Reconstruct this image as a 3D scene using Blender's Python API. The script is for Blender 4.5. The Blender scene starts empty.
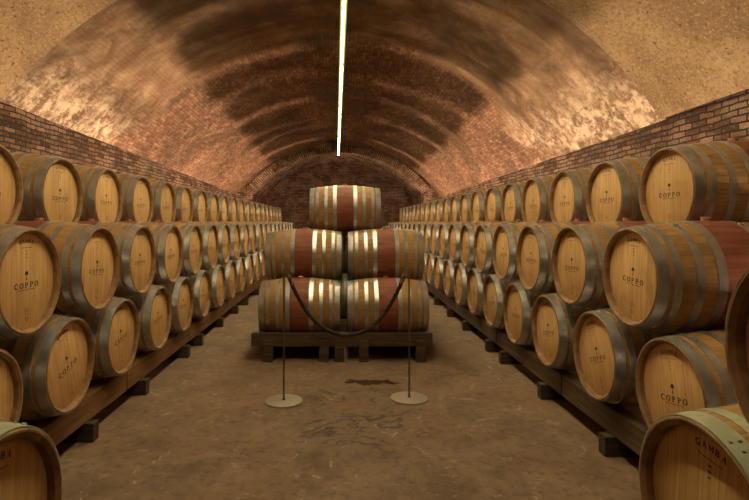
import bpy, bmesh, math, random
from mathutils import Vector, Matrix
random.seed(7)
PI = math.pi
C = bpy.context.scene.collection
EYE = 1.55
F = 510.0

# ------------------------------------------------------------ node helpers
class N:
    def __init__(s, name):
        s.m = bpy.data.materials.new(name); s.m.use_nodes = True
        s.t = s.m.node_tree; s.n = s.t.nodes; s.l = s.t.links
        s.b = s.n['Principled BSDF']
    def new(s, ty, **kw):
        d = s.n.new(ty)
        for k, v in kw.items(): setattr(d, k, v)
        return d
    def put(s, sock, v):
        if isinstance(v, bpy.types.NodeSocket): s.l.new(v, sock)
        elif isinstance(v, (tuple, list)) and len(v) == 3 and sock.type == 'RGBA': sock.default_value = (*v, 1)
        else: sock.default_value = v
    def math(s, op, a, b=0.0, c=0.0):
        d = s.new('ShaderNodeMath', operation=op)
        for i, x in enumerate((a, b, c)): s.put(d.inputs[i], x)
        return d.outputs[0]
    def mix(s, f, a, b, mode='MIX'):
        d = s.new('ShaderNodeMix', data_type='RGBA', blend_type=mode)
        s.put(d.inputs[0], f); s.put(d.inputs[6], a); s.put(d.inputs[7], b)
        return d.outputs[2]
    def coord(s, what='Object'):
        return s.new('ShaderNodeTexCoord').outputs[what]
    def mapping(s, v, scale=(1, 1, 1), loc=(0, 0, 0), rot=(0, 0, 0)):
        d = s.new('ShaderNodeMapping'); s.put(d.inputs[0], v)
        s.put(d.inputs['Scale'], scale); s.put(d.inputs['Location'], loc); s.put(d.inputs['Rotation'], rot)
        return d.outputs[0]
    def noise(s, v, scale, detail=4, rough=.55, dist=0):
        d = s.new('ShaderNodeTexNoise'); s.put(d.inputs['Vector'], v)
        d.inputs['Scale'].default_value = scale; d.inputs['Detail'].default_value = detail
        d.inputs['Roughness'].default_value = rough; d.inputs['Distortion'].default_value = dist
        return d.outputs['Fac']
    def ramp(s, f, stops):
        d = s.new('ShaderNodeValToRGB'); s.put(d.inputs[0], f)
        e = d.color_ramp.elements
        while len(e) < len(stops): e.new(.5)
        for el, (p, c) in zip(e, stops):
            el.position = p; el.color = (*c, 1) if len(c) == 3 else c
        return d.outputs[0]
    def step(s, f, a, b):
        d = s.new('ShaderNodeMapRange', clamp=True, interpolation_type='SMOOTHSTEP')
        s.put(d.inputs[0], f); d.inputs[1].default_value = a; d.inputs[2].default_value = b
        return d.outputs[0]
    def sep(s, v):
        d = s.new('ShaderNodeSeparateXYZ'); s.put(d.inputs[0], v); return d.outputs
    def comb(s, x, y, z):
        d = s.new('ShaderNodeCombineXYZ')
        for i, q in enumerate((x, y, z)): s.put(d.inputs[i], q)
        return d.outputs[0]
    def vadd(s, a, b):
        d = s.new('ShaderNodeVectorMath', operation='ADD'); s.put(d.inputs[0], a); s.put(d.inputs[1], b); return d.outputs[0]
    def bump(s, h, strength=.3, dist=.01, normal=None):
        d = s.new('ShaderNodeBump'); s.put(d.inputs['Height'], h)
        d.inputs['Strength'].default_value = strength; d.inputs['Distance'].default_value = dist
        if normal: s.put(d.inputs['Normal'], normal)
        return d.outputs[0]
    def out(s, color=None, rough=None, normal=None, metal=None, spec=None):
        if color is not None: s.put(s.b.inputs['Base Color'], color)
        if rough is not None: s.put(s.b.inputs['Roughness'], rough)
        if normal is not None: s.put(s.b.inputs['Normal'], normal)
        if metal is not None: s.put(s.b.inputs['Metallic'], metal)
        if spec is not None: s.put(s.b.inputs['Specular IOR Level'], spec)
        return s.m

def rnd_offset(s, v):
    """object-space coordinates moved by a per-object random amount"""
    r = s.new('ShaderNodeObjectInfo').outputs['Random']
    k = s.math('MULTIPLY', r, 37.0)
    return s.vadd(v, s.comb(k, s.math('MULTIPLY', r, 91.0), s.math('MULTIPLY', r, 53.0))), r

def mat_head():
    s = N('oak_head'); o = s.coord(); v, r = rnd_offset(s, o)
    y = s.math('ADD', s.sep(o)[1], s.math('MULTIPLY', r, .05))
    pl = s.math('DIVIDE', y, .082); pid = s.math('FLOOR', pl); fr = s.math('FRACT', pl)
    w = s.new('ShaderNodeTexWhiteNoise', noise_dimensions='2D'); s.put(w.inputs['Vector'], s.comb(pid, s.math('MULTIPLY', r, 77.), 0))
    grain = s.noise(s.mapping(s.vadd(v, s.comb(0, s.math('MULTIPLY', pid, 3.1), 0)), (40, 55, 2.2)), 1.6, 5, .6, .4)
    blot = s.noise(v, 5, 3)
    c = s.ramp(grain, [(.3, (.43, .25, .10)), (.5, (.62, .40, .175)), (.75, (.76, .53, .26))])
    c = s.mix(s.math('MULTIPLY', w.outputs[0], .32), c, (.40, .23, .075))
    c = s.mix(s.math('MULTIPLY', s.step(blot, .48, .75), .4), c, (.30, .16, .05))
    streak = s.noise(s.mapping(v, (14, 30, 1.6)), 1.0, 4, .7)
    c = s.mix(s.math('MULTIPLY', s.step(streak, .62, .72), .5), c, (.13, .09, .05))
    seam = s.math('ADD', s.step(fr, .03, 0.0), s.step(fr, .97, 1.0))
    c = s.mix(s.math('MULTIPLY', seam, .5), c, (.12, .06, .02))
    c = s.mix(s.math('MULTIPLY', s.step(r, .55, 1.), .25), c, (.30, .17, .06))
    return s.out(c, .55, s.bump(s.math('SUBTRACT', grain, seam), .25, .003), spec=.3)

def mat_staves():
    s = N('oak_staves'); o = s.coord(); v, r = rnd_offset(s, o)
    uv = s.sep(s.coord('UV'))
    u = s.math('MULTIPLY', uv[0], 30.0); pid = s.math('FLOOR', u); fr = s.math('FRACT', u)
    w = s.new('ShaderNodeTexWhiteNoise', noise_dimensions='2D'); s.put(w.inputs['Vector'], s.comb(pid, s.math('MULTIPLY', r, 77.), 0))
    grain = s.noise(s.mapping(v, (3, 45, 45)), 1.5, 5, .6, .3)
    blot = s.noise(v, 4, 4)
    c = s.ramp(grain, [(.3, (.22, .115, .035)), (.5, (.38, .22, .075)), (.75, (.53, .335, .135))])
    c = s.mix(s.math('MULTIPLY', w.outputs[0], .45), c, (.27, .145, .055))
    c = s.mix(s.math('MULTIPLY', s.step(blot, .42, .7), .6), c, (.15, .095, .05))
    # wine stained belly band, between the two inner hoops
    ax = s.math('ABSOLUTE', s.sep(o)[0])
    band = s.step(ax, .165, .14)
    red = s.ramp(s.noise(s.mapping(v, (2, 9, 9)), 2.5, 4), [(.3, (.15, .042, .026)), (.55, (.24, .075, .048)), (.8, (.33, .13, .085))])
    red = s.mix(s.math('MULTIPLY', w.outputs[0], .2), red, (.13, .045, .03))
    c = s.mix(s.math('MULTIPLY', band, .93), c, red)
    seam = s.math('ADD', s.step(fr, .05, 0.0), s.step(fr, .95, 1.0))
    c = s.mix(s.math('MULTIPLY', seam, .55), c, (.06, .03, .015))
    return s.out(c, .6, s.bump(s.math('SUBTRACT', grain, seam), .3, .004), spec=.3)

def mat_chime():
    s = N('oak_chime'); v, r = rnd_offset(s, s.coord())
    n = s.noise(v, 14, 5, .65)
    c = s.ramp(n, [(.3, (.13, .070, .03)), (.55, (.26, .155, .07)), (.8, (.42, .27, .13))])
    return s.out(c, .65, s.bump(n, .3, .003), spec=.3)

def mat_hoop(name, a, b, rough, metal=.85):
    s = N(name); v, r = rnd_offset(s, s.coord())
    n = s.noise(v, 9, 5, .65); n2 = s.noise(s.mapping(v, (60, 6, 6)), 1.2, 3)
    c = s.mix(s.step(n, .35, .7), a, b)
    rust = s.step(s.noise(v, 16, 5, .7), .6, .74)
    c = s.mix(s.math('MULTIPLY', rust, .55), c, (.13, .075, .04))
    ro = s.math('ADD', s.math('MULTIPLY', n2, .22), rough)
    mt = s.math('SUBTRACT', metal, s.math('MULTIPLY', rust, .5))
    return s.out(c, ro, s.bump(n, .12, .003), mt)

def mat_wood(name, dark, mid, light, axis=1, rough=.75):
    s = N(name); v, r = rnd_offset(s, s.coord())
    sc = [26, 26, 26]; sc[axis] = 1.6
    g = s.noise(s.mapping(v, tuple(sc)), 1.4, 6, .65, .5); bl = s.noise(v, 3.5, 4)
    c = s.ramp(g, [(.28, dark), (.52, mid), (.78, light)])
    c = s.mix(s.math('MULTIPLY', s.step(bl, .45, .75), .5), c, dark)
    return s.out(c, rough, s.bump(g, .5, .006), spec=.25)

def plain(name, c, rough=.6, metal=0., var=.25):
    s = N(name); v, r = rnd_offset(s, s.coord())
    n = s.noise(v, 22, 4, .6)
    col = s.mix(s.math('MULTIPLY', n, var * 2), c, tuple(q * .5 for q in c))
    return s.out(col, rough, s.bump(n, .15, .002), metal)

def brick_nodes(s, uv, warp=.02):
    nz = s.new('ShaderNodeTexNoise'); s.put(nz.inputs['Vector'], uv); nz.inputs['Scale'].default_value = 3.5; nz.inputs['Detail'].default_value = 4
    sub = s.new('ShaderNodeVectorMath', operation='SUBTRACT'); s.put(sub.inputs[0], nz.outputs['Color']); sub.inputs[1].default_value = (.5, .5, .5)
    sc = s.new('ShaderNodeVectorMath', operation='SCALE'); s.put(sc.inputs[0], sub.outputs[0]); sc.inputs['Scale'].default_value = warp * 2.5
    vv = s.vadd(uv, sc.outputs[0])
    b = s.new('ShaderNodeTexBrick'); s.put(b.inputs['Vector'], vv)
    b.inputs['Scale'].default_value = 1; b.inputs['Brick Width'].default_value = .215; b.inputs['Row Height'].default_value = .066
    b.inputs['Mortar Size'].default_value = .010; b.inputs['Mortar Smooth'].default_value = .35; b.inputs['Bias'].default_value = 0
    b.inputs['Color1'].default_value = (0, 0, 0, 1); b.inputs['Color2'].default_value = (1, 1, 1, 1); b.inputs['Mortar'].default_value = (.5, .5, .5, 1)
    return b.outputs['Color'], b.outputs['Fac']

def mat_brick(name, pal, lime=.35, bstr=1.0):
    s = N(name); uv = s.coord('UV'); c0, mort = brick_nodes(s, uv, .024)
    n = s.noise(uv, 2.0, 5, .6); n2 = s.noise(uv, 22, 5, .7); n3 = s.noise(uv, .9, 4, .6)
    c = s.ramp(c0, [(0, pal[0]), (.35, pal[1]), (.7, pal[2]), (1, pal[3])])
    c = s.mix(s.math('MULTIPLY', s.step(n2, .35, .75), .55), c, pal[0])
    c = s.mix(s.math('MULTIPLY', s.step(n, .45, .62), lime), c, (.62, .47, .36))
    c = s.mix(s.math('MULTIPLY', s.step(n3, .5, .7), .55), c, (.05, .032, .018))
    n4 = s.noise(uv, 60, 4, .75)
    c = s.mix(s.math('MULTIPLY', s.step(n4, .45, .6), .5), c, (.035, .022, .014))
    c = s.mix(s.math('MULTIPLY', s.step(n2, .56, .66), .6), c, (.56, .37, .22))
    c = s.mix(mort, c, (.022, .014, .009))
    h = s.math('ADD', s.math('MULTIPLY', mort, -1.), s.math('ADD', s.math('MULTIPLY', n2, 1.6), s.math('MULTIPLY', c0, .8)))
    return s.out(c, .8, s.bump(h, bstr, .05), spec=.35)

def mat_vault():
    s = N('stained_vault'); uv = s.coord('UV'); q = s.sep(uv)      # u = distance along the hall, v = arc length from the crown (0)
    c0, mort = brick_nodes(s, uv, .012)
    y, v = q[0], s.math('ABSOLUTE', q[1])
    big = s.noise(uv, .55, 5, .6, .6); mid = s.noise(uv, 1.7, 6, .65, .5); fine = s.noise(uv, 9, 6, .7); tiny = s.noise(uv, 34, 4, .7)
    st = s.noise(s.mapping(uv, (2.6, .45, 1)), 1.0, 5, .6, .3)         # runs down the curve
    # plaster
    pc = s.ramp(mid, [(.30, (.14, .085, .046)), (.45, (.24, .155, .090)), (.6, (.36, .25, .155)), (.78, (.56, .42, .28))])
    pc = s.mix(s.math('MULTIPLY', s.step(st, .46, .64), .75), pc, (.15, .085, .045))
    pc = s.mix(s.math('MULTIPLY', s.step(fine, .52, .66), .55), pc, (.17, .10, .055))
    # salts, heavier low down
    low = s.step(s.math('ADD', v, s.math('MULTIPLY', mid, 1.6)), 4.15, 5.3)
    salt = s.math('MULTIPLY', low, s.step(s.math('ADD', s.math('MULTIPLY', fine, .5), s.math('ADD', s.math('MULTIPLY', s.noise(uv, 3.2, 8, .75, .8), .6), s.math('MULTIPLY', tiny, .12))), .54, .68))
    pc = s.mix(s.math('MULTIPLY', salt, .85), pc, (.82, .68, .51))
    vor = s.new('ShaderNodeTexVoronoi', feature='F1'); s.put(vor.inputs['Vector'], s.mapping(uv, (2.1, 2.1, 1))); vor.inputs['Scale'].default_value = 1
    ringm = s.math('MULTIPLY', s.step(vor.outputs['Distance'], .30, .36), s.step(vor.outputs['Distance'], .46, .38))
    pc = s.mix(s.math('MULTIPLY', s.math('MULTIPLY', ringm, low), .35), pc, (.22, .14, .09))
    # bare brick, mostly beyond 9 m
    bc = s.ramp(c0, [(0, (.15, .065, .035)), (.5, (.26, .125, .07)), (1, (.38, .22, .135))])
    bc = s.mix(s.math('MULTIPLY', s.step(fine, .48, .66), .6), bc, (.55, .42, .30))
    bc = s.mix(s.math('MULTIPLY', s.step(fine, .5, .36), .5), bc, (.10, .055, .03))
    bc = s.mix(s.math('MULTIPLY', mort, .6), bc, (.13, .09, .06))
    bc = s.mix(s.math('MULTIPLY', s.step(mid, .42, .6), .5), bc, (.14, .07, .04))
    yb = s.math('ADD', y, s.math('MULTIPLY', s.math('SUBTRACT', big, .5), 7.))
    bm = s.step(yb, 8.6, 10.2)
    c = s.mix(bm, pc, bc)
    soot = s.math('MULTIPLY', s.step(s.noise(uv, .42, 6, .62, .8), .47, .60), .6)
    soot = s.math('MULTIPLY', soot, s.math('ADD', .72, s.math('MULTIPLY', st, .3)))
    c = s.mix(soot, c, (.048, .032, .017))
    h = s.math('ADD', s.math('MULTIPLY', s.math('MULTIPLY', mort, -1.), s.math('ADD', .15, bm)), s.math('ADD', s.math('MULTIPLY', fine, 1.1), s.math('MULTIPLY', tiny, .5)))
    return s.out(c, .85, s.bump(h, .9, .035), spec=.25)

def mat_vault_near():
    s = N('rough_plaster_vault'); uv = s.coord('UV')
    mid = s.noise(uv, 1.5, 6, .65, .5); fine = s.noise(uv, 10, 6, .7); tiny = s.noise(uv, 30, 5, .7); pits = s.noise(uv, 17, 3, .6)
    c = s.ramp(mid, [(.30, (.22, .15, .08)), (.45, (.32, .225, .125)), (.6, (.41, .30, .175)), (.78, (.52, .40, .25))])
    c = s.mix(s.math('MULTIPLY', s.step(s.noise(uv, 19, 6, .75), .47, .62), .6), c, (.16, .105, .052))
    c = s.mix(s.math('MULTIPLY', s.step(tiny, .53, .64), .55), c, (.60, .46, .29))
    c = s.mix(s.math('MULTIPLY', s.step(pits, .64, .69), .75), c, (.07, .045, .025))
    h = s.math('ADD', fine, s.math('ADD', s.math('MULTIPLY', tiny, .6), s.math('MULTIPLY', s.step(pits, .64, .7), -1.2)))
    return s.out(c, .9, s.bump(h, .9, .035), spec=.2)

def mat_floor():
    s = N('worn_concrete'); o = s.coord()
    big = s.noise(o, .7, 5, .6, .6); mid = s.noise(o, 2.6, 6, .65, .4); fine = s.noise(o, 16, 6, .7); tiny = s.noise(o, 60, 3, .6)
    c = s.ramp(mid, [(.28, (.105, .068, .042)), (.5, (.175, .118, .074)), (.74, (.25, .175, .115))])
    c = s.mix(s.math('MULTIPLY', s.step(big, .45, .65), .5), c, (.225, .135, .066))
    c = s.mix(s.math('MULTIPLY', s.step(fine, .48, .66), .55), c, (.085, .058, .038))
    # pale scuffs
    sc = s.noise(o, 7, 5, .75, 1.2)
    c = s.mix(s.math('MULTIPLY', s.step(sc, .58, .68), .5), c, (.46, .39, .30))
    # dark wandering cracks and old spill traces, mostly in front of the stack
    w = s.noise(s.mapping(o, (1, 1.3, 1), (3.1, .4, 0)), 1.5, 4, .55, 1.3)
    line = s.step(s.math('ABSOLUTE', s.math('SUBTRACT', w, .5)), .022, .004)
    p = s.sep(o)
    dx = s.math('DIVIDE', s.math('SUBTRACT', p[0], .16), .62); dy = s.math('DIVIDE', s.math('SUBTRACT', p[1], 4.15), .85)
    zone = s.step(s.math('ADD', s.math('MULTIPLY', dx, dx), s.math('MULTIPLY', dy, dy)), 1.25, .3)
    c = s.mix(s.math('MULTIPLY', s.math('MULTIPLY', line, s.math('ADD', s.math('MULTIPLY', zone, .9), .06)), 1.0), c, (.055, .042, .036))
    c = s.mix(s.math('MULTIPLY', s.math('MULTIPLY', zone, s.step(mid, .46, .6)), .45), c, (.12, .095, .075))
    # small damp puddle
    ex = s.math('DIVIDE', s.math('SUBTRACT', p[0], .28), .30); ey = s.math('DIVIDE', s.math('SUBTRACT', p[1], 4.94), .10)
    e = s.math('ADD', s.math('MULTIPLY', ex, ex), s.math('MULTIPLY', ey, ey))
    wet = s.step(s.math('ADD', e, s.math('MULTIPLY', s.math('SUBTRACT', s.noise(o, 6, 4), .5), 6.0)), .75, .5)
    c = s.mix(s.math('MULTIPLY', wet, .8), c, (.06, .032, .012))
    ro = s.math('SUBTRACT', s.math('ADD', .5, s.math('MULTIPLY', fine, .35)), s.math('MULTIPLY', wet, .45))
    return s.out(c, ro, s.bump(s.math('ADD', fine, s.math('MULTIPLY', tiny, .4)), .35, .01), spec=.35)

M = dict(
    head=mat_head(), stave=mat_staves(), chime=mat_chime(),
    hoop=mat_hoop('galvanised_hoop', (.36, .375, .39), (.58, .59, .60), .25, .85),
    hoop_green_lit=mat_hoop('green_lit_hoop', (.30, .33, .23), (.46, .49, .36), .5, .35),  # foreground hoops, with the lamp's greenish light put into the colour
    ink=plain('burnt_mark', (.030, .016, .008), .8), bung=plain('cork', (.55, .33, .17), .8),
    rack=mat_wood('dark_rack_timber', (.035, .023, .014), (.085, .056, .034), (.15, .105, .068), 0),
    rail=mat_wood('rail_timber', (.10, .052, .022), (.21, .115, .052), (.33, .19, .09), 1),
    rail_dark=mat_wood('dark_rail_timber', (.05, .034, .02), (.115, .078, .046), (.19, .135, .085), 1),  # darker, greyer timber for the right-hand rails
    block=mat_wood('dark_block_timber', (.025, .019, .013), (.055, .042, .03), (.10, .078, .055), 0),
    iron=mat_hoop('bare_iron', (.13, .10, .075), (.22, .18, .14), .5, .75),
    plate=plain('worn_steel_plate', (.36, .32, .27), .55, .5),
    rope=plain('black_rope', (.028, .019, .013), .75), brass=plain('brass', (.55, .37, .15), .35, .9),
    housing=plain('lamp_housing', (.06, .06, .055), .5, .3),
    brick=mat_brick('old_red_brick', [(.07, .032, .014), (.18, .080, .034), (.32, .165, .075), (.52, .32, .165)], .5, 1.0),
    brick_pale=mat_brick('lit_arch_brick', [(.20, .10, .06), (.34, .19, .12), (.44, .28, .18), (.56, .40, .28)], .7),  # paler brick: the brightness of the lit arch is in the colour
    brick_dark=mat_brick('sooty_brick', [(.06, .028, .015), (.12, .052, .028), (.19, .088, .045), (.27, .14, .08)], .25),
    vault=mat_vault(), near=mat_vault_near(), floor=mat_floor(), hole=plain('dark_opening', (.006, .005, .004), .9),
)
s = N('led_diffuser'); s.n.remove(s.b)
em = s.new('ShaderNodeEmission'); em.inputs[0].default_value = (1, .80, .44, 1); em.inputs[1].default_value = 235
s.l.new(em.outputs[0], s.n['Material Output'].inputs[0]); M['led'] = s.m
s = N('led_bloom_glow'); s.n.remove(s.b)  # weak yellow-green emission imitating the bloom around the lamp
em = s.new('ShaderNodeEmission'); em.inputs[0].default_value = (.62, .60, .12, 1); em.inputs[1].default_value = 1.0
s.l.new(em.outputs[0], s.n['Material Output'].inputs[0]); M['led_glow'] = s.m

# ------------------------------------------------------------ mesh helpers
def link(name, me, mat, parent=None, loc=None):
    o = bpy.data.objects.new(name, me); C.objects.link(o)
    if mat and not me.materials: me.materials.append(mat)
    if parent: o.parent = parent
    if loc: o.location = loc
    return o
def bm_obj(name, bm, mat, parent=None, smooth=False, loc=None):
    me = bpy.data.meshes.new(name)
    bmesh.ops.recalc_face_normals(bm, faces=bm.faces)
    if smooth:
        for f in bm.faces: f.smooth = True
        for e in bm.edges:
            if len(e.link_faces) == 2 and e.calc_face_angle() > .6: e.smooth = False
    bm.to_mesh(me); bm.free()
    return link(name, me, mat, parent, loc)
def raw(name, vs, fs, mat, uvs=None, parent=None):
    me = bpy.data.meshes.new(name); me.from_pydata(vs, [], fs); me.update()
    if uvs:
        l = me.uv_layers.new(name='UVMap')
        for p in me.polygons:
            for li, vi in zip(p.loop_indices, p.vertices): l.data[li].uv = uvs[vi]
    return link(name, me, mat, parent)
def box(bm, x0, x1, y0, y1, z0, z1, bev=.004, jit=0):
    r = bmesh.ops.create_cube(bm, size=1)
    for v in r['verts']:
        v.co = Vector((x0 if v.co.x < 0 else x1, y0 if v.co.y < 0 else y1, z0 if v.co.z < 0 else z1)) + Vector([random.uniform(-jit, jit) for _ in range(3)])
    if bev:
        es = list({e for v in r['verts'] for e in v.link_edges})
        bmesh.ops.bevel(bm, geom=es, offset=bev, segments=2, affect='EDGES', profile=.6)
def lathe_x(bm, prof, n=56, uvl=None, closed=False):
    rings = []
    for x, r in prof:
        rings.append([bm.verts.new((x, r * math.sin(2 * PI * k / n), r * math.cos(2 * PI * k / n))) for k in range(n)])
    m = len(rings)
    for i in range(m if closed else m - 1):
        a, b = rings[i], rings[(i + 1) % m]
        for k in range(n):
            f = bm.faces.new((a[k], a[(k + 1) % n], b[(k + 1) % n], b[k]))
            if uvl:
                for lo, (uu, vv) in zip(f.loops, ((k / n, prof[i][0]), ((k + 1) / n, prof[i][0]), ((k + 1) / n, prof[(i + 1) % m][0]), (k / n, prof[(i + 1) % m][0]))):
                    lo[uvl].uv = (uu, vv)
def cyl(bm, c, r, h, n=20, axis='Z', r2=None, bev=0):
    m = Matrix.Translation(c)
    if axis == 'X': m = m @ Matrix.Rotation(PI / 2, 4, 'Y')
    if axis == 'Y': m = m @ Matrix.Rotation(PI / 2, 4, 'X')
    bmesh.ops.create_cone(bm, cap_ends=True, segments=n, radius1=r, radius2=r if r2 is None else r2, depth=h, matrix=m)
def tube(bm, pts, r, n=8):
    rings = []
    for i, p in enumerate(pts):
        t = (pts[min(i + 1, len(pts) - 1)] - pts[max(i - 1, 0)]).normalized()
        a = t.orthogonal().normalized() if i == 0 else (rings_a - t * rings_a.dot(t)).normalized()
        rings_a = a; b = t.cross(a)
        rings.append([bm.verts.new(p + (a * math.cos(2 * PI * k / n) + b * math.sin(2 * PI * k / n)) * r) for k in range(n)])
    for A, B in zip(rings, rings[1:]):
        for k in range(n): bm.faces.new((A[k], A[(k + 1) % n], B[(k + 1) % n], B[k]))
    bm.faces.new(rings[0]); bm.faces.new(rings[-1][::-1])
def tag(o, label, cat, group=None):
    o['label'] = label; o['category'] = cat
    if group: o['group'] = group
    return o
def empty(name, loc, rz=0):
    o = bpy.data.objects.new(name, None); o.empty_display_size = .2; C.objects.link(o); o.location = loc; o.rotation_euler = (0, 0, rz); return o
def structure(o): o['kind'] = 'structure'; return o

# ------------------------------------------------------------ the barrel
HL, RE, RB = .46, .292, .337
def rad(x): return RB - (RB - RE) * (abs(x) / HL) ** 1.9
def body_mesh():
    bm = bmesh.new(); uvl = bm.loops.layers.uv.new('UVMap')
    xs = [-(HL - .012) + (2 * HL - .024) * i / 26 for i in range(27)]
    lathe_x(bm, [(x, rad(x)) for x in xs], 60, uvl)
    return bm
def chime_mesh(sg):
    bm = bmesh.new()
    p = [(HL - .014, rad(HL - .014) + .0002), (HL - .006, RE), (HL, RE - .006), (HL, RE - .012), (HL - .012, RE - .0255), (HL - .045, RE - .029), (HL - .055, RE - .02)]
    lathe_x(bm, [(sg * x, r) for x, r in p], 60); return bm
def head_mesh(sg):
    bm = bmesh.new(); R = RE - .0275; x1 = sg * (HL - .034)
    lathe_x(bm, [(x1 - sg * .02, R), (x1 - sg * .002, R), (x1, R - .004)], 60)
    bm.verts.ensure_lookup_table()
    bm.faces.new([v for v in bm.verts][-60:])
    return bm
def hoop_mesh(a, b, sg, t=.0028):
    bm = bmesh.new(); xa, xb = HL - a, HL - b
    o = []; k = 4
    for i in range(k + 1):
        x = xa + (xb - xa) * i / k; o.append((sg * x, rad(x) + t))
    i_ = [(sg * xb, rad(xb) - .001), (sg * xa, rad(xa) - .001)]
    lathe_x(bm, o + i_, 60, closed=True)
    for da, fx in ((-.05, .3), (-.05, .7), (.06, .5)):       # rivets on the overlap
        an = .35 + da; x = xa + (xb - xa) * fx; r = rad(x) + t
        bmesh.ops.create_uvsphere(bm, u_segments=8, v_segments=5, radius=.0055, matrix=Matrix.Translation((sg * x, r * math.sin(an), r * math.cos(an))))
    return bm
HOOPS = [(.004, .062), (.086, .124), (.197, .236), (.305, .352)]

def stroke(bm, pts, w, x):
    """flat ribbon in the head plane; pts are (y, z) and w is a width or one width per point"""
    n = len(pts); ws = w if isinstance(w, (list, tuple)) else [w] * n; L = []
    for i, (a, b) in enumerate(pts):
        p, q = pts[max(i - 1, 0)], pts[min(i + 1, n - 1)]
        d = Vector((q[0] - p[0], q[1] - p[1])); d = d.normalized() if d.length else Vector((1, 0)); nn = Vector((-d.y, d.x)) * ws[i] / 2
        L.append((bm.verts.new((x, a + nn.x, b + nn.y)), bm.verts.new((x, a - nn.x, b - nn.y))))
    for A, B in zip(L, L[1:]): bm.faces.new((A[0], A[1], B[1], B[0]))
def arc(cx, cy, rx, ry, a0, a1, n=14): return [(cx + rx * math.cos(math.radians(a0 + (a1 - a0) * i / n)), cy + ry * math.sin(math.radians(a0 + (a1 - a0) * i / n))) for i in range(n + 1)]
def fat(n, lo, hi, ph=0): return [lo + (hi - lo) * abs(math.cos(ph + PI * 2 * i / (n - 1))) for i in range(n)]
GL = {}   # glyph: list of (points, widths) in a unit-high cell
GL['O'] = [(arc(.45, .5, .37, .44, 0, 360, 24), fat(25, .07, .22))]
GL['C'] = [(arc(.48, .5, .38, .44, 48, 312, 20), [.06 + .15 * math.sin(PI * i / 20) for i in range(21)]), ([(.76, .98), (.76, .66)], .07), ([(.76, .02), (.76, .3)], .07)]
GL['G'] = [(arc(.48, .5, .38, .44, 48, 312, 20), [.06 + .15 * math.sin(PI * i / 20) for i in range(21)]), ([(.76, .98), (.76, .66)], .07), ([(.76, .02), (.76, .46)], .17), ([(.55, .46), (.9, .46)], .08)]
GL['P'] = [([(.24, .03), (.24, .97)], .18), ([(.06, .04), (.44, .04)], .08), ([(.06, .96), (.4, .96)], .08), (arc(.38, .71, .3, .25, 90, -90, 12), [.07 + .13 * math.sin(PI * i / 12) for i in range(13)]), ([(.24, .46), (.4, .46)], .07)]
GL['A'] = [([(.1, .03), (.43, .97)], .08), ([(.43, .97), (.76, .03)], .19), ([(.22, .33), (.64, .33)], .07), ([(0, .03), (.22, .03)], .07), ([(.6, .03), (.92, .03)], .07)]
GL['M'] = [([(.14, .03), (.14, .97)], .09), ([(.14, .97), (.5, .2)], .17), ([(.5, .2), (.86, .97)], .08), ([(.88, .97), (.88, .03)], .18), ([(.02, .03), (.27, .03)], .07), ([(.72, .03), (1.02, .03)], .07)]
GL['B'] = [([(.22, .03), (.22, .97)], .18), ([(.06, .04), (.4, .04)], .08), ([(.06, .96), (.4, .96)], .08), (arc(.38, .74, .26, .22, 90, -90, 10), [.07 + .11 * math.sin(PI * i / 10) for i in range(11)]), (arc(.38, .28, .33, .25, 90, -90, 10), [.07 + .13 * math.sin(PI * i / 10) for i in range(11)]), ([(.22, .52), (.4, .52)], .07)]
def mark_mesh(kind):
    bm = bmesh.new(); x = HL - .0334
    def word(t, h, adv, place):
        for i, ch in enumerate(t):
            off = (i - (len(t) - 1) / 2) * adv
            for pts, w in GL[ch]:
                W = [q * h * 1.35 for q in w] if isinstance(w, list) else w * h * 1.35
                stroke(bm, [place(off, (px - .45) * h, pz * h) for px, pz in pts], W, x)
    # seen from the +x side, the reading direction runs along +y
    if kind == 'burnt_lettering':
        word('COPPO', .030, .045, lambda o, a, b: (o + a * 1.25, -.036 + b))
        stroke(bm, [(-.075, -.046), (-.02, -.046)], .003, x); stroke(bm, [(.02, -.046), (.075, -.046)], .003, x)
        for a in (-.012, -.004, .004, .012): stroke(bm, [(a, -.043), (a, -.050)], .004, x)
    if kind == 'curved_lettering':
        def curved(o, a, b):
            R = .212; an = (o + a) / R
            return ((R + b) * math.sin(an), (R + b) * math.cos(an))
        word('GAMBA', .021, .026, curved)
        stroke(bm, [(-.052, .186), (.052, .186)], .0025, x)
        for z in (.168, .150, .132): stroke(bm, [(-.006, z), (.006, z)], .005, x)
    if kind == 'tree_emblem':
        stroke(bm, [(0, .010), (.001, .026), (-.001, .036)], [.010, .0035, .004], x)
        for a, b, r in ((0, .046, .009), (-.009, .041, .007), (.009, .041, .007), (-.005, .051, .006), (.006, .050, .006)):
            stroke(bm, arc(a, b, r * .5, r * .5, 0, 360, 10), r, x)
        stroke(bm, [(-.010, .010), (.010, .010)], .0022, x)
    if kind == 'round_stamp':
        stroke(bm, arc(0, -.165, .016, .016, 0, 360, 20), .0022, x); stroke(bm, [(-.006, -.168), (0, -.158), (.006, -.168)], .003, x)
        stroke(bm, arc(0, -.208, .009, .009, 0, 360, 14), .004, x)
    return bm

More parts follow.
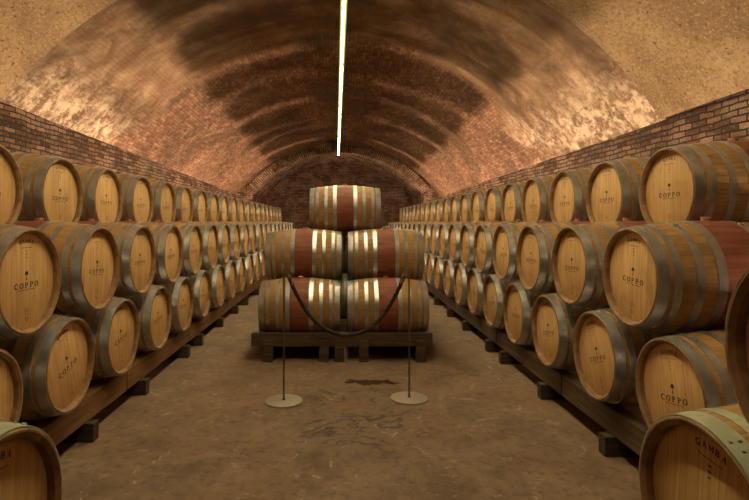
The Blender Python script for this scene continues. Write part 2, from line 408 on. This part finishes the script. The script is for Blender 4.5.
def make_barrel(hoopmat):
    root = empty('wine_barrel', (0, 0, -50))
    bm_obj('staves', body_mesh(), M['stave'], root, True)
    for sg in (1, -1):
        bm_obj('chime', chime_mesh(sg), M['chime'], root, True)
        h = bm_obj('head', head_mesh(sg), M['head'], root, True)
        if sg == 1:
            for kind in ('burnt_lettering', 'curved_lettering', 'tree_emblem', 'round_stamp'): bm_obj(kind, mark_mesh(kind), M['ink'], h)
        for a, b in HOOPS: bm_obj('hoop', hoop_mesh(a, b, sg), hoopmat, root, True)
    b = bmesh.new(); cyl(b, (0, 0, RB + .007), .026, .026, 18, r2=.03); bm_obj('bung', b, M['bung'], root, True)
    return root
def copy_tree(o, parent=None):
    c = o.copy(); C.objects.link(c)
    if parent: c.parent = parent
    for ch in o.children: copy_tree(ch, c)
    return c
proto = make_barrel(M['hoop']); proto_green_lit = make_barrel(M['hoop_green_lit']); USED = set()
def barrel(x, y, z, rz, tilt, label, group, old=False):  # old picks the hoops that carry green lamp light in their colour
    src = proto_green_lit if old else proto
    if id(src) in USED: o = copy_tree(src)
    else: o = src; USED.add(id(src))
    o.location = (x, y, z); o.rotation_mode = 'XYZ'; o.rotation_euler = (tilt, 0, rz)
    tag(o, label, 'barrel', group); return o

ORD = 'first second third fourth fifth sixth seventh eighth ninth tenth eleventh twelfth thirteenth fourteenth fifteenth sixteenth seventeenth eighteenth nineteenth twentieth twenty-first twenty-second'.split()
ZB, ZM, ZT = EYE - .908, EYE - .328, EYE + .203
PITCH = .80
XW, XT = 1.705, 2.163
def row(side, rowname, y0, n, z, xf, tilts):
    sg = -1 if side == 'left' else 1
    for i in range(n):
        t = tilts[i] if i < len(tilts) else random.gauss(0, 6 if rowname == 'bottom' else 3)
        dy = random.uniform(-.006, .006) if i > 2 else 0
        # rotation about z is pi for the right side, so the marked head faces the aisle on both sides
        where = {'bottom': 'on the dark rails', 'middle': 'resting on the bottom row', 'top': 'set back under the brick wall'}[rowname]
        barrel(sg * (xf + HL + random.uniform(-.008, .008)), y0 + PITCH * i + dy, z, 0 if sg < 0 else PI, math.radians(t) * 1,
               'oak barrel in %s-hand %s row, %s, %s from the front' % (side, rowname, where, ORD[i]), 'barrels in the %s-hand %s row' % (side, rowname))
row('left', 'top', 3.18, 20, ZT, XT, [0, 0, 0])
row('left', 'middle', 2.82, 20, ZM, XW, [0, -3, 0])
row('left', 'bottom', 2.445, 21, ZB, XW, [0, 16, 8, 6])
row('right', 'top', 3.42, 20, ZT, XT, [0, 0, 0])
row('right', 'middle', 3.05, 20, ZM, XW, [-3, 3, 0])
row('right', 'bottom', 2.675, 21, ZB, XW, [10, 20, 12, 4])
# nearest barrels, standing further out into the aisle
barrel(-(.905 + HL), 1.37, EYE - .865, 0, math.radians(-5), 'large foreground oak barrel at lower left corner with green-lit hoops, cut off by the frame', None, True)
barrel(1.05 + HL, 1.51, EYE - .885, PI, math.radians(-4), 'foreground oak barrel at lower right with riveted green-lit hoops and curved burnt lettering', None, True)
barrel(1.045 + HL, 1.10, EYE - .318, PI, 0, 'dark close-up barrel end cut off by the right edge of the frame', None)
# central stack
D = .40; dz = .570; Y0 = 5.99; zb = EYE - .990
SX = [(-.497, .0), (.053 + .497 - .005, 0)]
SX = [(-.468, 'left'), (.530, 'right')]; MX = [(-.448, 'left'), (.542, 'right')]
for j, yy in enumerate((Y0, Y0 + 2 * D, Y0 + 4 * D)):
    for x, sd in SX:
        lab = ['%s barrel at the bottom front of the central stack, behind the rope' % sd, '%s barrel on the central rack hidden behind the bottom front one' % sd, '%s barrel at the very back of the central rack' % sd][j]
        barrel(x + (.11 if j == 1 else 0), yy, zb, PI if sd == 'left' else 0, .1 * (j - 1), 'wine-stained oak ' + lab, 'barrels of the central stack')
for j, yy in enumerate((Y0 + D, Y0 + 3 * D)):
    for x, sd in MX:
        lab = ['%s barrel of the second tier in the central stack, wine-stained belly' % sd, '%s rear barrel of the second tier, behind the front pair' % sd][j]
        barrel(x + (.11 if j == 1 else 0), yy, zb + dz, PI if sd == 'left' else 0, .05, 'oak ' + lab, 'barrels of the central stack')
barrel(.053, Y0 + 2 * D, zb + 2 * dz, 0, 0, 'single oak barrel crowning the central stack, wine-stained belly between pale hoops', 'barrels of the central stack')

# ------------------------------------------------------------ racks
def rack_side(side, y0, y1, blocks, label, x_in=1.80, mat='rail', lift=0):
    sg = -1 if side == 'left' else 1
    root = empty('barrel_rack', (sg * x_in, y0, 0))
    for xx in (0, .60):
        b = bmesh.new(); box(b, min(sg * xx, sg * (xx + .10)), max(sg * xx, sg * (xx + .10)), 0, y1 - y0, .135, .302 + lift, .006, .002)
        bm_obj('rail', b, M[mat], root)
    for yb in blocks:
        b = bmesh.new(); xa, xb = sg * (-.06), sg * .78
        box(b, min(xa, xb), max(xa, xb), yb - y0, yb - y0 + .085, 0, .134, .006, .002)
        bm_obj('cross_block', b, M['block'], root)
    tag(root, label, 'barrel rack', 'barrel racks under the %s-hand rows' % side)
LB = [(2.05, 4.28, (2.5, 3.58)), (4.30, 6.04, (4.55, 5.81)), (6.06, 8.1, (6.38, 7.49)), (8.12, 10.5, (8.59, 9.5)), (10.52, 13.0, (10.8, 12.1)), (13.02, 16., (13.4, 14.9)), (16.02, 19.1, (16.4, 18.1))]
RBk = [(2.3, 4.15, (2.5, 3.36)), (4.17, 5.9, (4.44, 5.55)), (5.92, 8.0, (6.09, 7.26)), (8.02, 10.4, (8.32, 9.5)), (10.42, 12.9, (10.8, 12.0)), (12.92, 16., (13.4, 14.8)), (16.02, 19.4, (16.4, 18.1))]
for i, (a, b, bl) in enumerate(LB):
    rack_side('left', a, b, bl, 'timber rail rack on dark blocks under left-hand barrels, %s from the front' % ORD[i], mat='rail')
for i, (a, b, bl) in enumerate(RBk):
    rack_side('right', a, b, bl, 'dark timber rack under right-hand barrels, %s from the front' % ORD[i], mat='rail_dark')
rack_side('left', .9, 1.9, (1.0, 1.7), 'short timber rack under the lower left foreground barrel', x_in=1.0, lift=.04)
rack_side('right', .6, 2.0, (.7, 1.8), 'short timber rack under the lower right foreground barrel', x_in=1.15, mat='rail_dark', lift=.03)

root = empty('barrel_rack', (.03, 5.79, 0))
tag(root, 'low dark timber rack on floor carrying the central barrel stack', 'barrel rack')
for i, yy in enumerate((-.115, .445, .665, 1.245, 1.465, 2.045)):
    b = bmesh.new(); box(b, -1.03, .99, yy, yy + .09, .165, .31, .006, .002); bm_obj('beam', b, M['rack'], root)
for xx in (-.89, -.27, -.10, .17, .80):
    b = bmesh.new(); box(b, xx, xx + .105, -.16, 2.16, .0, .164, .005, .002); bm_obj('sleeper', b, M['rack'], root)
    if xx in (-.89, -.27, .17, .80):
        b = bmesh.new(); box(b, xx + .005, xx + .10, -.155, -.112, .166, .235, .004, .002); bm_obj('stop_block', b, M['rack'], root)

# ------------------------------------------------------------ rope barrier
def post(x, y, label, side):
    root = empty('stanchion_post', (x, y, 0)); tag(root, label, 'rope barrier post', 'posts of the rope barrier')
    b = bmesh.new(); cyl(b, (0, 0, .006), .162, .012, 56); cyl(b, (0, 0, .014), .158, .004, 56, r2=.15); bm_obj('base_plate', b, M['plate'], root, True)
    b = bmesh.new(); cyl(b, (0, 0, .58), .0075, 1.13, 14); cyl(b, (0, 0, .022), .016, .02, 14, r2=.009)
    bm_obj('pole', b, M['iron'], root, True)
    b = bmesh.new()
    pts = [Vector((side * (.008 + .018 * math.sin(t)), 0, 1.085 - .02 * math.cos(t) + .02)) for t in [PI * k / 8 for k in range(9)]]
    tube(b, [Vector((side * .0, 0, 1.075))] + [Vector((side * (.028), 0, 1.072)), Vector((side * .036, 0, 1.084))], .004, 8)
    bm_obj('hook', b, M['brass'], root, True)
PL, PR = (-.493, 4.40), (.598, 4.47)
post(*PL, 'slim iron post with round steel base, left end of the rope', 1)
post(*PR, 'slim iron post with round steel base, right end of the rope', -1)
A = Vector((PL[0] + .045, PL[1], EYE - .478)); B = Vector((PR[0] - .045, PR[1], EYE - .47))
pts = []
low = EYE - .985
for k in range(121):
    t = k / 120; u = 2 * t - 1; c = (math.cosh(1.9 * u) - 1) / (math.cosh(1.9) - 1)
    p = A.lerp(B, t); pts.append(Vector((p.x, p.y, low + (p.z - low) * c)))
root = empty('barrier_rope', (0, 4.43, 0)); tag(root, 'thick black twisted rope hanging between the two iron posts', 'rope')
b = bmesh.new()
for st in range(3):
    q = []
    for i, p in enumerate(pts):
        t = (pts[min(i + 1, 120)] - pts[max(i - 1, 0)]).normalized(); a = Vector((0, 1, 0)); c = t.cross(a).normalized()
        an = i * .62 + st * 2 * PI / 3; q.append(p + (a * math.cos(an) + c * math.sin(an)) * .0085 - Vector((0, 4.43, 0)))
    tube(b, q, .0105, 8)
bm_obj('cord', b, M['rope'], root, True)
for P, Q, sd in ((pts[0], pts[3], -1), (pts[-1], pts[-4], 1)):
    b = bmesh.new(); d = (Q - P); off = Vector((0, 4.43, 0))
    tube(b, [P - d * .25 - off, P + d * .5 - off, P + d * 1.1 - off], .0215 * .75, 12)
    bm_obj('end_cap', b, M['brass'], root, True)
    b = bmesh.new(); e = P - off
    tube(b, [e, e + Vector((sd * .012, 0, .02)), e + Vector((sd * .012, 0, .034))], .005, 8)
    bm_obj('snap_hook', b, M['brass'], root, True)

# ------------------------------------------------------------ strip lights
def sx(y): return .041 - .0110 * (y - 7)
def zc(y): return EYE + 3.4 - .45 * (y - 6.03) / 13.7
def zst(y): return EYE + 3.05 - .0333 * (y - 7)
segs = [(.9, 3.9), (4.0, 6.95), (7.02, 9.6), (9.67, 13.1), (13.17, 16.6), (16.67, 20.0)]
for i, (a, b_) in enumerate(segs):
    yc = (a + b_) / 2; root = empty('strip_light', (sx(yc), yc, zst(yc)), math.atan(.0110)); root.rotation_euler.x = -math.atan(.0333)
    tag(root, 'glowing linear strip light hung under the vault, segment %s from the front' % ORD[i], 'strip light', 'strip lights along the vault')
    L = b_ - a; b = bmesh.new()
    box(b, -.028, .028, -L / 2, L / 2, .018, .05, .003); box(b, -.028, -.0235, -L / 2, L / 2, -.004, .02, 0); box(b, .0235, .028, -L / 2, L / 2, -.004, .02, 0)
    bm_obj('housing', b, M['housing'], root)
    b = bmesh.new(); box(b, -.014, .014, -L / 2 + .01, L / 2 - .01, -.010, .016, .003); bm_obj('diffuser', b, M['led'], root)
    for sd in (-1, 1):
        b = bmesh.new(); box(b, min(sd * .029, sd * .046), max(sd * .029, sd * .046), -L / 2 + .01, L / 2 - .01, -.006, .012, .002); bm_obj('bloom_strip', b, M['led_glow'], root)  # added glowing strips beside the tube, standing in for its bloom
    for yy in (-L / 2 + .3, L / 2 - .3):
        b = bmesh.new(); cyl(b, (0, yy, .215), .002, .33, 6); bm_obj('hanging_wire', b, M['housing'], root)

# ------------------------------------------------------------ room shell
XL, XR, AX = -4.05, 3.85, -.10
def zsL(y): return EYE + 1.44 - .37 * (y - 6.03) / 13.7
def zsR(y): return EYE + 1.215 - .24 * (y - 6.03) / 13.7
def vault(name, y0, y1, ny, inset, mat):
    nh = 40; vs, fs, uv = [], [], []
    for j in range(ny + 1):
        y = y0 + (y1 - y0) * j / ny
        for i in range(2 * nh + 1):
            left = i < nh; t = abs(i - nh) / nh
            a = (AX - XL) if left else (XR - AX); zs = (zsL if left else zsR)(y)
            a -= inset; ap = zc(y) - inset; rise = ap - zs; R = (a * a + rise * rise) / (2 * rise)
            th = math.asin(min(1, a / R)) * t
            x = AX + (-1 if left else 1) * R * math.sin(th); z = ap - R + R * math.cos(th)
            vs.append((x, y, z)); uv.append((y, (-1 if left else 1) * R * th))
    W = 2 * nh + 1
    for j in range(ny):
        for i in range(W - 1):
            p = j * W + i; fs.append((p, p + 1, p + 1 + W, p + W))
    if inset:   # the step down at the far edge
        base = len(vs); j = ny
        for i in range(W):
            x, y, z = vs[j * W + i]; d = Vector((x - AX, 0, z - (EYE - 1.1))).normalized() * (inset + .05)
            vs.append((x + d.x, y + .002, z + d.z)); uv.append((y + inset, uv[j * W + i][1]))
        for i in range(W - 1): fs.append((j * W + i, j * W + i + 1, base + i + 1, base + i))
    o = raw(name, vs, fs, mat, uv)
    for p in o.data.polygons: p.use_smooth = True
    return structure(o)
YN, YE = -2.8, 19.7
vault('ceiling', 6.03, YE + .05, 60, 0, M['vault'])
vault('ceiling', YN, 6.03, 30, .07, M['near'])
def side_wall(name, x, zf, mat):
    vs, fs, uv = [], [], []; n = 60; inn = 1 if x < 0 else -1
    for j in range(n + 1):
        y = YN + (YE + 5 - YN) * j / n
        for z in (-.02, zf(min(y, YE)) + .02): vs.append((x, y, z)); uv.append((y, z))
        vs.append((x - inn * .6, y, zf(min(y, YE)) + .02)); uv.append((y, zf(min(y, YE)) + .6))
        vs.append((x - inn * .6, y, -.02)); uv.append((y, -.6))
    for j in range(n):
        for k in range(3):
            p = 4 * j + k; fs.append((p, p + 1, p + 5, p + 4))
    return structure(raw(name, vs, fs, mat, uv))
side_wall('wall_left', XL, zsL, M['brick']); side_wall('wall_right', XR, zsR, M['brick'])
structure(raw('floor', [(-4.7, YN - .1, 0), (4.7, YN - .1, 0), (4.7, 24.5, 0), (-4.7, 24.5, 0)], [(0, 1, 2, 3)], M['floor']))
structure(raw('wall_front', [(-4.7, YN, -.1), (4.7, YN, -.1), (4.7, YN, 5.4), (-4.7, YN, 5.4)], [(0, 1, 2, 3)], M['brick_dark'], [(-4.7, 0), (4.7, 0), (4.7, 5.4), (-4.7, 5.4)]))
# far wall with its arched opening
OX, OW = -.11, 3.30; AZ = EYE + 2.70; SZ = EYE + 1.12; rise = AZ - SZ; OR = (OW ** 2 + rise ** 2) / (2 * rise); OC = AZ - OR
def arc_pts(extra, y, n=48):
    a0 = math.asin(OW / OR); return [(OX + (OR + extra) * math.sin(-a0 + 2 * a0 * i / n), y, OC + (OR + extra) * math.cos(-a0 + 2 * a0 * i / n)) for i in range(n + 1)]
inner = [(OX - OW, YE, 0)] + arc_pts(0, YE) + [(OX + OW, YE, 0)]
outer = [(-4.8, YE, 0)] + [(OX + (p[0] - OX) * 1.45, YE, p[2] + 1.2) for p in arc_pts(0, YE)] + [(4.7, YE, 0)]
vs = inner + outer; n = len(inner); fs = [(i, i + 1, n + i + 1, n + i) for i in range(n - 1)]
structure(raw('wall_back', vs, fs, M['brick'], [(p[0], p[2]) for p in vs]))
YB = 23.0   # recess behind the arch
vs = inner + [(x, YB, z) for x, y, z in inner]
acc = 0; uu = []
for i, p in enumerate(inner):
    if i: acc += math.hypot(p[0] - inner[i - 1][0], p[2] - inner[i - 1][2])
    uu.append(acc)
structure(raw('wall_recess', vs, [(i, i + 1, n + i + 1, n + i) for i in range(n - 1)], M['brick'], [(YE, a) for a in uu] + [(YB, a) for a in uu]))
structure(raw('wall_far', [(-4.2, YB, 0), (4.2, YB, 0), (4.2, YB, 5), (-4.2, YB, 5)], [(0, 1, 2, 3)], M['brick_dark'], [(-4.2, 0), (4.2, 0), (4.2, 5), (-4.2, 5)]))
# brick band of the arch
q0, q1 = arc_pts(-.02, YE - .06), arc_pts(.30, YE - .06); q2 = arc_pts(.30, YE + .02); q3 = arc_pts(-.02, YE + .3); m = len(q0)
vs = q3 + q0 + q1 + q2; fs = []; uv = []
for r_, vv in enumerate((-.3, 0, .44, .52)): uv += [(vv, i * .135) for i in range(m)]
for k in range(3):
    for i in range(m - 1): fs.append((k * m + i, k * m + i + 1, (k + 1) * m + i + 1, (k + 1) * m + i))
structure(raw('trim_1', vs, fs, M['brick_pale'], uv))
# little dark vent above the arch
b = bmesh.new(); cyl(b, (0, 0, 0), 1, .04, 28, 'Y')
v = bm_obj('trim_2', b, M['hole']); v.scale = (.25, 1, .33); v.location = ((331 - 341) / F * 18.9, 18.9, zc(18.9)); v.rotation_euler = (PI / 2, 0, 0); structure(v)

# ------------------------------------------------------------ light
def area(name, loc, size, power, col, rot=(PI, 0, 0), spread=PI):
    l = bpy.data.lights.new(name, 'AREA'); l.shape = 'DISK'; l.size = size; l.energy = power; l.color = col; l.spread = spread
    o = bpy.data.objects.new(name, l); C.objects.link(o); o.location = loc; o.rotation_euler = rot; return o
WARM = (1, .66, .41)
for i, (y, p) in enumerate([(1.4, 62), (5.2, 90), (9.0, 200), (13.3, 190), (17.9, 200)]):
    area('floor_uplight', (XL + .60, y, .15), .22, p, WARM, (PI, math.radians(0), 0))
    area('floor_uplight', (XR - .50, y + .5, .15), .22, p, WARM, (PI, 0, 0))
for x in (-2.4, 2.4): area('recess_uplight', (x, 20.9, .2), .3, 16, WARM, (PI, 0, 0))
w = bpy.data.worlds.new('World'); bpy.context.scene.world = w; w.use_nodes = True
w.node_tree.nodes['Background'].inputs[0].default_value = (.9, .7, .5, 1); w.node_tree.nodes['Background'].inputs[1].default_value = .006

# ------------------------------------------------------------ camera
cam = bpy.data.cameras.new('camera'); co = bpy.data.objects.new('camera', cam); C.objects.link(co)
co.location = (0, 0, EYE); co.rotation_euler = (PI / 2, 0, 0)
cam.sensor_width = 36; cam.lens = 36 * F / 749; cam.shift_x = 33.5 / 749; cam.shift_y = -28 / 749; cam.clip_start = .05
sc = bpy.context.scene; sc.camera = co
sc.view_settings.view_transform = 'Standard'; sc.view_settings.look = 'None'; sc.view_settings.gamma = 1; sc.view_settings.exposure = 0.12
